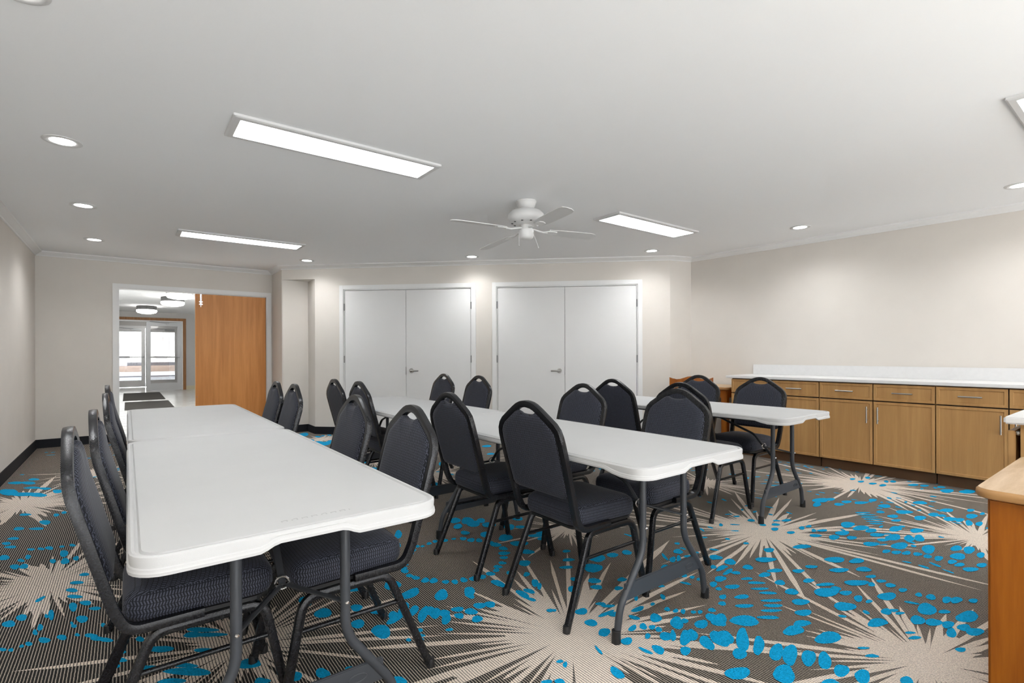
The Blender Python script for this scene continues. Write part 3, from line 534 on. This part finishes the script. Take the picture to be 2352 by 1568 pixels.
def downlight():
    t = thing('recessed_downlight', '', 'downlight', group='round recessed ceiling downlights')
    bm = B(); lathe(bm, [(.096, 0), (.096, -.004), (.085, -.008), (.062, -.004), (.060, -.001)], 32, cap=False); ob('trim_ring', bm, M['canwhite'], t, smooth=50)
    bm = B(); lathe(bm, [(.0625, -.0035), (.040, -.0045), (.004, -.005)], 32); ob('light_lens', bm, M['spot'], t)
    return t
spot_d = bpy.data.lights.new('downlight_lamp', 'SPOT'); spot_d.energy = SPOT; spot_d.spot_size = rad(150); spot_d.spot_blend = 1.0; spot_d.shadow_soft_size = .055; spot_d.color = (.98, .99, 1)
dl = downlight(); used = False
K = (CEIL-1.1667)/(2.5-1.1667)
DL = [(-2.799, 3.168, 'downlight nearest the camera on the left, over the aisle by the left wall'), (-3.823, 4.535, 'middle downlight of the row along the left wall'), (-4.832, 5.882, 'downlight in the far left corner, by the doorway wall'),
      (-2.918, 7.24, 'downlight in front of the notched corner left of the closet doors'), (-.548, 6.99, 'downlight above the wall between the two pairs of closet doors'), (1.828, 6.628, 'downlight above the right end of the closet wall'),
      (3.073, 5.41, 'downlight above the long cabinet run on the right wall'), (4.075, 4.064, 'downlight cut off by the right edge of the picture')]
for x, y, lab in DL:
    p = (x*K, y*K, CEIL)
    if not used: dl.location = p; dl['label'] = lab; r = dl; used = True
    else: r = dup(dl, p, 0, lab)
    s = bpy.data.objects.new('downlight_lamp', spot_d); C.objects.link(s); s.parent = r; s.location = (0, 0, -.012)
for d, w, lab in ((2.48, LWW+.60, 'downlight by the left wall level with the camera, out of the picture'), (.78, LWW+.60, 'downlight by the left wall behind the camera'), (-1.0, 5.55, 'downlight by the right wall behind the cabinets end')):
    r = dup(dl, ceil_at(d, w), 0, lab)
    for ch in r.children:
        if ch.type == 'LIGHT': bpy.data.objects.remove(ch)
    s = bpy.data.objects.new('downlight_lamp', spot_d); C.objects.link(s); s.parent = r; s.location = (0, 0, -.012)

# ceiling fan, four blades
t = thing('ceiling_fan', 'white four-blade ceiling fan hanging from the middle of the ceiling', 'ceiling fan', (.125, 4.345, CEIL), 0)
bm = B(); lathe(bm, [(.088, 0), (.090, -.008), (.082, -.022), (.078, -.038), (.066, -.062), (.056, -.070)]); ob('canopy', bm, M['fan'], t, smooth=40)
bm = B(); lathe(bm, [(.055, -.066), (.085, -.072), (.125, -.086), (.152, -.112), (.158, -.140), (.148, -.165), (.122, -.186), (.105, -.192), (.098, -.190), (.090, -.197), (.060, -.203)]); mo = ob('motor_housing', bm, M['fan'], t, smooth=40)
for i in range(10):
    a = 2*PI*i/10; bm = B(); lathe(bm, [(.010, -.1895), (.009, -.194)], 8, (.132*cos(a)*.9, .132*sin(a)*.9, .002)); ob('vent_hole', bm, M['bowlband'], mo)
bm = B(); lathe(bm, [(.046, -.198), (.050, -.205), (.052, -.240), (.064, -.246), (.066, -.285), (.060, -.306), (.046, -.320), (.020, -.326)]); ob('switch_housing', bm, M['fan'], t, smooth=40)
for ang, droop in ((24, 0), (126, -.048), (208, .002), (296, .008)):
    a = rad(ang); R_ = Matrix.Rotation(a, 4, 'Z') @ Matrix.Translation((0, 0, -.242)) @ Matrix.Rotation(-droop/.6, 4, 'Y') @ Matrix.Rotation(rad(-9), 4, 'X')
    bm = B(); pts = []
    for x, y in [(.205, -.045), (.30, -.058), (.50, -.066), (.62, -.066), (.665, -.052), (.683, -.022), (.683, .022), (.665, .052), (.62, .066), (.50, .066), (.30, .058), (.205, .045)]: pts.append((x, y))
    prism(bm, pts, -.003, .003); bmesh.ops.transform(bm, matrix=R_, verts=bm.verts); bl = ob('fan_blade', bm, M['fanblade'], t)
    bm = B(); tube(bm, fillet([(.045, 0, .012), (.11, 0, .0), (.15, 0, -.009), (.20, 0, -.008)], .04), .012, .008, 8)
    prism(bm, [(.165, -.010), (.20, -.028), (.245, -.036), (.285, -.028), (.30, 0), (.285, .028), (.245, .036), (.20, .028), (.165, .010)], -.010, -.003)
    bmesh.ops.transform(bm, matrix=R_, verts=bm.verts); ob('blade_iron', bm, M['fan'], bl, smooth=40)
for x, y, dx, ln in ((-.062, -.03, 0, .10), (.055, -.055, .045, .13)):
    bm = B(); tube(bm, [(x, y, -.275), (x+dx*.5, y-dx*.2, -.275-ln*.5), (x+dx, y-dx*.4, -.275-ln)], .0016, n=6); bmesh.ops.create_uvsphere(bm, u_segments=8, v_segments=6, radius=.005, matrix=Matrix.Translation((x+dx, y-dx*.4, -.28-ln)))
    ob('pull_chain', bm, M['fan'], t)

# ------------------------------------------------------------------ folding tables
TL, TW = 1.838, .752
def tabletop():
    bm = B(); seg = 6
    def prof(inset, zf, r=.075):
        pts = rrect(inset, TL-inset, -TW+inset, -inset, max(r-inset, .02), seg); out = []
        # subdivide the straight sides so the skirt can step
        n = len(pts); q = []
        for i in range(n):
            a, b = pts[i], pts[(i+1) % n]; q.append(a)
            if i % (seg+1) == seg:
                for k in range(1, 40): q.append((a[0]+(b[0]-a[0])*k/40, a[1]+(b[1]-a[1])*k/40))
        return [(x, y, zf(x, y)) for x, y in q]
    c = lambda z: (lambda x, y: z)
    def sm(t): t = max(0, min(1, t)); return t*t*(3-2*t)
    def low(x, y):
        e = min(x, TL-x); yc = abs(y+TW/2)
        if e < .02: s = sm((.125-yc)/.05)           # hand scoop in the short ends
        else: s = sm((e-.13)/.07)
        return .690+.017*s
    loops = [prof(.055, c(.7345)), prof(.042, c(.7345)), prof(.0265, c(.7343)), prof(.0222, c(.7292)), prof(.0180, c(.7292)), prof(.0140, c(.7340)), prof(.0080, c(.7345)), prof(.0035, c(.7312)), prof(.003, c(.726)),
             prof(.0045, lambda x, y: low(x, y)+.0175), prof(.0015, lambda x, y: low(x, y)+.0150), prof(.0012, lambda x, y: low(x, y)+.0095), prof(.0, lambda x, y: low(x, y)+.007), prof(.001, low), prof(.010, low), prof(.014, c(.716))]
    loft(bm, loops); return bm
def leg_path(y0, y1):
    return fillet([(.19, y0, .708), (.19, y0, .33), (.19, y0+(y1-y0)*.86, .135), (.19, y1, -.0)], [.16, .14], 7)
def make_table():
    t = thing('folding_table', '', 'table', group='white folding tables')
    top = ob('tabletop', tabletop(), M['hdpe'], t, smooth=28)
    bm = B()
    for k in range(15):
        h = .012+.006*((k*7) % 3)/2; y = -TW*.66+k*.0125
        box(bm, .075, .075+h*.55, y, y+.003, .7340, .7349); 
        if k % 2: box(bm, .075+h*.5, .078+h*.5, y, y+.011, .7340, .7349)
    ob('moulded_lettering', bm, M['mark'], top)
    for end in (0, 1):
        mx = (lambda p: Vector((TL-p[0], p[1], p[2]))) if end else (lambda p: Vector(p))
        yc = -TW/2
        for s in (-1, 1):
            pts = [mx(p) for p in leg_path(yc+s*.145, yc+s*.315)]
            bm = B(); tube(bm, pts, .0145, n=12, up=(1, 0, 0)); lg = ob('leg', bm, M['leg'], t, smooth=50)
            bm = B(); p = pts[-1]; lathe(bm, [(.016, .052), (.0185, .050), (.019, .0), (.012, 0)], 14, (p.x, p.y, 0)); ob('leg_cap', bm, M['black'], lg, smooth=40)
            bm = B(); p = mx((.172, yc+s*.145, .43)); bmesh.ops.create_uvsphere(bm, u_segments=8, v_segments=6, radius=.006, matrix=Matrix.Translation(p)); ob('rivet', bm, M['chrome'], lg)
        bm = B(); a, b = mx((.19, yc-.268, .185)), mx((.19, yc+.268, .185))
        for i in range(1): box(bm, a.x-.006, a.x+.006, a.y+.005, b.y-.005, .152, .222, .003)
        ob('crossbar', bm, M['leg'], t)
        bm = B(); pts = [mx((.1825, yc-.18+.028*cos(q*PI/8), .187+.012*sin(q*PI/8))) for q in range(17)]; tube(bm, pts, .0015, n=5, up=(1, 0, 0)); ob('oval_emboss', bm, M['leg'], t)
        ring = mx((.325, yc, .475))
        bm = B()
        for s in (-1, 1): tube(bm, [mx((.192, yc+s*.140, .43)), mx((.312, yc+s*.012, .470))], .006, .010, 8, up=(0, 0, 1))
        tube(bm, fillet([ring+Vector((0, 0, -.004)), mx((.40, yc, .555)), mx((.80, yc, .700))], .1), .011, .008, 8, up=(0, 1, 0))
        tube(bm, [mx((.80, yc-.10, .705)), mx((.80, yc+.10, .705))], .008)
        br = ob('folding_brace', bm, M['legdark'], t, smooth=50)
        bm = B(); pts = [ring+Vector((.004*cos(q*PI/6), .019*cos(q*PI/6), .019*sin(q*PI/6))) for q in range(13)]; tube(bm, pts, .003, n=6, up=(1, 0, 0)); ob('lock_ring', bm, M['chrome'], br)
        bm = B(); tube(bm, [mx((.19, yc-.30, .705)), mx((.19, yc+.30, .705))], .012); ob('leg_pivot_bar', bm, M['legdark'], t)
    for y in (-.045, -TW+.045):
        bm = B(); box(bm, .16, TL-.16, y-.012, y+.012, .694, .722, .003); ob('side_rail', bm, M['legdark'], t)
    return t
# (d, w) of the near-left corner; the table runs along +d, its width along +w
TABS = [(1.324, -.002, 0, 'white folding table nearest the camera on the left, faint lettering near its end'),
        (3.172, .000, 0, 'white folding table on the left, butted behind the nearest one, towards the doorway'),
        (1.190, 1.508, 0, 'white folding table in the middle row, nearer half, its end legs in full view'),
        (3.040, 1.505, 0, 'white folding table in the middle row, far half, in front of the closet doors'),
        (1.546, 3.382, 0, 'white folding table farthest right, beside the wood cabinets')]
proto = None
for d, w, a, lab in TABS:
    v = P(d, w)
    if proto is None: proto = make_table(); proto.location = (v.x, v.y, 0); proto.rotation_euler = (0, 0, TH); proto['label'] = lab
    else:
        r = dup(proto, (v.x, v.y, 0), TH, lab)
        for ch in r.children:
            for g in list(ch.children):
                if g.name.startswith('moulded_lettering'): bpy.data.objects.remove(g)   # only the nearest table shows its lettering

# ------------------------------------------------------------------ banquet chairs (local +x faces the table)
def backx(z):
    if z > .80: return -.284-(z-.80)*.10
    return -.190-(z-.45)*(.094/.35)
def make_chair():
    t = thing('banquet_chair', '', 'chair', group='dark banquet chairs')
    # seat cushion
    def seatloop(ins, z, dome=0):
        x0, x1 = -.175+ins, .218-ins; n = 10; out = []
        base = rrect(x0, x1, -.205+ins, .205-ins, max(.06-ins*.3, .03), 6)
        for x, y in base:
            k = 1-.10*(x1-x)/(x1-x0); out.append((x, y*k, z))
        return out
    bm = B(); loft(bm, [seatloop(.022, .402), seatloop(.006, .408), seatloop(0, .425), seatloop(0, .452), seatloop(.004, .472), seatloop(.020, .488), seatloop(.055, .498), seatloop(.12, .503)])
    ob('seat', bm, M['fabric'], t, smooth=60)
    bm = B(); loft(bm, [seatloop(.02, .388), seatloop(.012, .390), seatloop(.012, .402)]); ob('seat_pan', bm, M['black'], t)
    # back frame: one bent tube from under the seat, up the back, over the crown and down again
    half = [(.02, .196, .4005), (-.165, .198, .4005)]
    zs = [(.47, .201), (.55, .204), (.64, .207), (.73, .2085), (.785, .2075), (.812, .2035), (.836, .193), (.857, .173), (.885, .131), (.913, .088), (.929, .060), (.9375, .037), (.941, .014)]
    p = [Vector(half[0]), Vector(half[1])] + [Vector((backx(z), y, z)) for z, y in zs]
    p = fillet(p[:3], .075, 6) + p[3:]
    full = p + [Vector((backx(.942), 0, .942))] + [Vector((q.x, -q.y, q.z)) for q in reversed(p)]
    bm = B(); tube(bm, full, .0155, .0135, 12, up=(0, 1, 0), sq=1.0); ob('back_frame', bm, M['frame'], t, smooth=50)
    # upholstered back with the dip of the hand hold
    out = []
    side = [(.535, .150), (.540, .178), (.555, .190), (.62, .194), (.70, .1965), (.77, .197), (.803, .193), (.826, .184), (.847, .166), (.875, .125), (.901, .085), (.9095, .0715), (.9085, .064), (.9025, .052), (.8985, .036), (.8965, .012)]
    for z, y in side: out.append((y, z))
    out = out + [(-y, z) for y, z in reversed(out)]
    def ring(k, off, kz=1.0):
        r = []
        for y, z in out:
            yy = y*k; zz = .715+(z-.715)*kz; r.append((backx(zz)+off, yy, zz))
        return r
    bm = B(); loft(bm, [ring(.80, -.0150, .86), ring(.94, -.0145, .965), ring(.985, -.010, .992), ring(1, 0), ring(.985, .012, .992), ring(.94, .020, .965), ring(.82, .0255, .88), ring(.5, .028, .55)])
    ob('backrest', bm, M['fabric'], t, smooth=60)
    # legs: each half of the inverted U on either side, with its rail
    for s in (1, -1):
        rear = fillet([(.035, s*.190, .3755), (-.105, s*.193, .3755), (-.262, s*.215, 0)], .055, 6)
        front = fillet([(.035, s*.190, .3755), (.185, s*.193, .3755), (.262, s*.212, 0)], .060, 6)
        for q in (rear, front):
            bm = B(); tube(bm, q, .0138, .0138, 10, up=(0, 1, 0), sq=.35); lg = ob('leg', bm, M['frame'], t, smooth=50)
            e = q[-1]; bm = B(); lathe(bm, [(.0135, .030), (.0150, .026), (.0165, .0), (.010, 0)], 12, (e.x, e.y, 0)); ob('foot_glide', bm, M['black'], lg, smooth=40)
        z = .272; xa = -.105-(.157)*(.3755-z)/.3755; xb = .185+.077*(.3755-z)/.3755
        bm = B(); tube(bm, [(xa, s*.199, z), (xb, s*.198, z)], .008, n=8); ob('stretcher', bm, M['frame'], t, smooth=50)
    bm = B(); tube(bm, [(-.05, -.19, .382), (-.05, .19, .382)], .009); tube(bm, [(.15, -.19, .382), (.15, .19, .382)], .009); ob('seat_support', bm, M['frame'], t, smooth=50)
    return t
CH = [(1.965, .163, 0, 'dark herringbone chair nearest the camera, on the left side of the left table row'),
      (2.520, .196, 0, 'dark chair on the left side of the left row, second from the camera'),
      (3.560, .205, 0, 'dark chair on the left side of the left row, third from the camera'),
      (4.520, .190, 0, 'farthest dark chair on the left side of the left row, by the doorway'),
      (1.915, .640, 1, 'dark chair on the right side of the left row, nearest the camera'),
      (2.580, .646, 1, 'dark chair on the right side of the left row, second from the camera'),
      (3.800, .650, 1, 'third dark chair on the right of the left row, before the notched corner'),
      (4.265, .634, 1, 'last dark chair on the right of the left row, before the oak door leaf'),
      (1.770, 1.722, 0, 'dark chair seen from behind, nearest the camera on the left side of the middle row'),
      (2.413, 1.695, 0, 'dark chair seen from behind, second on the left side of the middle row'),
      (3.850, 1.728, 0, 'dark chair on the left side of the middle row, third from the camera'),
      (4.330, 1.695, 0, 'last dark chair on the left of the middle row, before the wall outlet'),
      (1.795, 2.288, 1, 'nearest dark chair on the right side of the middle row, facing left'),
      (2.520, 2.240, 1, 'second dark chair on the right side of the middle row, before the right closet doors'),
      (4.080, 2.400, 1, 'dark chair on the right of the middle row, before the wall between closet doors'),
      (4.700, 2.370, 1, 'farthest dark chair on the right of the middle row, before the left closet door handle'),
      (2.165, 3.450, 0, 'dark chair seen from behind at the right table, mostly hidden by another chair'),
      (2.820, 3.470, 0, 'dark chair seen from behind at the right table, before the right closet door'),
      (2.780, 4.045, 1, 'dark chair on the far side of the right table, before the small wood table'),
      (2.185, 4.035, 1, 'dark chair on the far side of the right table, its back against the cabinet fronts')]
proto = None
for d, w, flip, lab in CH:
    v = P(d, w); rz = FW+(PI if flip else 0)
    if proto is None: proto = make_chair(); proto.location = (v.x, v.y, 0); proto.rotation_euler = (0, 0, rz); proto['label'] = lab
    else: dup(proto, (v.x, v.y, 0), rz, lab)

# ------------------------------------------------------------------ cabinet run on the right wall (local x runs to the right, y into the wall)
CR = RTH+PI; CX = Vector((cos(CR), sin(CR)))
DEP = .613
def front_panel(x0, x1, z0, z1, y, t=.020, rail=.022, rec=.007):
    bm = B()
    def r(i, yy): return [(x0+i, yy, z0+i), (x1-i, yy, z0+i), (x1-i, yy, z1-i), (x0+i, yy, z1-i)]
    loft(bm, [r(0, y+t), r(0, y+.002), r(.002, y), r(rail, y), r(rail+.004, y+rec), r(rail+.02, y+rec)]); return bm
def pull(x0, z0, x1, z1, y):
    bm = B(); a, b = Vector((x0, y-.032, z0)), Vector((x1, y-.032, z1)); tube(bm, [a, b], .0062, n=10, up=(0, 1, 0))
    for k in (.18, .82):
        q = a.lerp(b, k); tube(bm, [q, q+Vector((0, .032, 0))], .0045, n=8, up=(0, 0, 1))
    return bm
def make_cabinet(nd=2, un=.4635):
    t = thing('base_cabinet', '', 'cabinet', group='maple base cabinets on the right wall')
    W_ = un*nd
    bm = B(); box(bm, .003, W_-.003, -DEP+.022, -.01, .105, .872); ob('cabinet_body', bm, M['maple'], t)
    bm = B(); box(bm, .006, W_-.006, -DEP+.0205, -DEP+.0225, .108, .870); ob('face_gap', bm, M['gap'], t)
    bm = B(); box(bm, .004, W_-.004, -.556, -.53, 0, .105); ob('toe_kick', bm, M['kick'], t)
    for k in range(nd):
        x0, x1 = k*un+.004, (k+1)*un-.004
        dr = ob('drawer', front_panel(x0, x1, .711, .864, -DEP), M['maple'], t)
        xm = (x0+x1)/2; ob('drawer_pull', pull(xm-.076, .788, xm+.076, .788, -DEP), M['nickel'], dr, smooth=50)
        do = ob('door', front_panel(x0, x1, .104, .700, -DEP), M['maple'], t)
        xh = x1-.040 if k == 0 else x0+.040
        ob('door_pull', pull(xh, .495, xh, .650, -DEP), M['nickel'], do, smooth=50)
    return t
c0 = -.0
proto = None
for k, lab in enumerate(('maple base cabinet at the left end of the run, half hidden behind a dark chair', 'maple base cabinet in the middle of the run, fully in view', 'maple base cabinet right of the middle one, partly behind the white counter corner', 'maple base cabinet at the right end of the run, out of the picture')):
    s = .885+.927*k; v = RW+CX*s
    if proto is None: proto = make_cabinet(); proto.location = (v.x, v.y, 0); proto.rotation_euler = (0, 0, CR); proto['label'] = lab
    else: dup(proto, (v.x, v.y, 0), CR, lab)
bm = B(); box(bm, .83, 4.62, -DEP-.022, -.003, .875, .9035, .003); tag(ob('countertop', bm, M['counter'], None, None, (RW.x, RW.y, 0), CR), 'long white stone countertop on the maple cabinets', 'countertop')
bm = B(); box(bm, .858, 4.62, -.022, -.002, .9035, 1.021, .002); tag(ob('backsplash', bm, M['counter'], None, None, (RW.x, RW.y, 0), CR), 'low white stone backsplash along the right wall behind the countertop', 'backsplash')

# island on the right edge: white counter on a maple base
t = thing('island_cabinet', 'maple island base under the thick white counter at the right edge', 'cabinet', (*P(.44, 2.845), 0), FW)
bm = B(); box(bm, .035, .75, -2.2, -.045, .10, .872); ob('cabinet_body', bm, M['maple'], t)
bm = B(); box(bm, .09, .70, -2.15, -.10, 0, .10); ob('toe_kick', bm, M['kick'], t)
for k in range(2):
    bm = B(); box(bm, .036+k*.36, .385+k*.36, -.030, -.006, .11, .845, .003); do = ob('door', bm, M['maple'], t)
    bm = B(); x = .36+k*.07; tube(bm, [(x, .022, .60), (x, .022, .75)], .006, n=8, up=(0, 1, 0))
    for z in (.62, .73): tube(bm, [(x, .022, z), (x, -.006, z)], .0045, n=8, up=(0, 0, 1))
    ob('door_pull', bm, M['nickel'], do, smooth=50)
bm = B(); bmesh.ops.create_uvsphere(bm, u_segments=10, v_segments=8, radius=.010, matrix=Matrix.Translation((.046, -.038, .835))); ob('door_bumper', bm, M['nickel'], t)
bm = B(); box(bm, 0, .80, -2.25, 0, .874, .9035, .006); tag(ob('island_countertop', bm, M['counter'], None, None, (*P(.44, 2.845), 0), FW), 'thick white stone counter corner at the right edge of the picture', 'countertop')

# ------------------------------------------------------------------ wooden tables and chair
def wood_table(label, loc, rz, wx, dy, top=.757, lg=.088, r=.05, ins=.03):
    t = thing('wooden_table', label, 'table', loc, rz)
    th = .030
    bm = B(); lo = [rrect(i, wx-i, -dy+i, -i, r, 6) for i in (.010, .002, 0, .002, .006)]
    loft(bm, [[(x, y, z) for x, y in l] for l, z in zip(lo[::-1], (top, top-.0008, top-.010, top-th*.8, top-th))][:2], False, False)
    bm.free()
    bm = B(); loft(bm, [[(x, y, z) for x, y in rrect(i, wx-i, -dy+i, -i, r-i, 6)] for i, z in ((.006, top), (.006, top-.002))]); tp = ob('table_surface', bm, M['oaktop'], t)
    bm = B(); loft(bm, [[(x, y, z) for x, y in rrect(i, wx-i, -dy+i, -i, r-i, 6)] for i, z in ((.0062, top-.0005), (.001, top-.006), (0, top-.014), (.003, top-.026), (.012, top-th))]); ob('edge_band', bm, M['oakedge'], t, smooth=40)
    for x in (ins, wx-ins-lg):
        for y in (-dy+ins, -ins-lg):
            bm = B(); box(bm, x, x+lg, y, y+lg, 0, top-th, .006); ob('leg', bm, M['cherry'], t)
    for a in ((ins+lg, wx-ins-lg, -ins-.035, -ins-.012), (ins+lg, wx-ins-lg, -dy+ins+.012, -dy+ins+.035)):
        bm = B(); box(bm, *a, top-th-.095, top-th); ob('apron', bm, M['cherry'], t)
    for a in ((ins+.012, ins+.035, -dy+ins+lg, -ins-lg), (wx-ins-.035, wx-ins-.012, -dy+ins+lg, -ins-lg)):
        bm = B(); box(bm, *a, top-th-.095, top-th); ob('apron', bm, M['cherry'], t)
    return t
v = P(.385, 2.035)
wood_table('wooden table with pale oak top and orange legs, cut off by the right edge', (v.x, v.y, 0), FW, .78, 1.25)
v = RW+CX*.06
wood_table('small wooden table in the back right corner, left of the cabinets', (v.x-.0, v.y, 0), CR, .765, .56, .757, .07) .location = (*(RW+CX*.06+Vector((-CX.y, CX.x))*-.02), 0)
v = Vector((2.10, 6.02))
t = thing('wooden_chair', 'orange wooden chair in the back right corner, only its top rail showing behind dark chairs', 'chair', (v.x, v.y, 0), rad(75))
for x, y in ((.19, -.19), (.19, .19)):
    bm = B(); tube(bm, [(x, y, .43), (x+.01, y, 0)], .019, n=8, sq=.5); ob('leg', bm, M['cherry'], t)
for y in (-.19, .19):
    bm = B(); tube(bm, fillet([(-.22, y, 0), (-.19, y, .44), (-.26, y, .87)], .2), .018, n=8, sq=.5); ob('leg', bm, M['cherry'], t)
bm = B(); loft(bm, [[(x, y, z) for x, y in rrect(-.21+i, .23-i, -.22+i, .22-i, .05, 4)] for i, z in ((.01, .43), (0, .436), (0, .452), (.01, .458))]); ob('seat', bm, M['cherry'], t)
bm = B(); up = []; lo_ = []
for i in range(13):
    y = -.235+.47*i/12; k = cos(PI*(y/.235)); zt = .885+.018*math.cos(2*PI*y/.30) ; xx = -.262+.02*(1-(y/.235)**2)*-1
    up.append((xx, y, zt)); lo_.append((xx, y, .80+.012*cos(PI*y/.235)))
loft(bm, [[(a[0]-.011, a[1], a[2]), (a[0]+.011, a[1], a[2]), (b[0]+.011, b[1], b[2]), (b[0]-.011, b[1], b[2])] for a, b in zip(up, lo_)]); ob('crest_rail', bm, M['cherry'], t)
for y in (-.11, -.04, .04, .11):
    bm = B(); tube(bm, [(-.20, y, .455), (-.272, y, .81)], .008, n=8); ob('back_spindle', bm, M['cherry'], t)
for z, x0 in ((.20, .19),):
    for y in (-.19, .19):
        bm = B(); tube(bm, [(.195, y, z), (-.205, y, z)], .011, n=8); ob('stretcher', bm, M['cherry'], t)
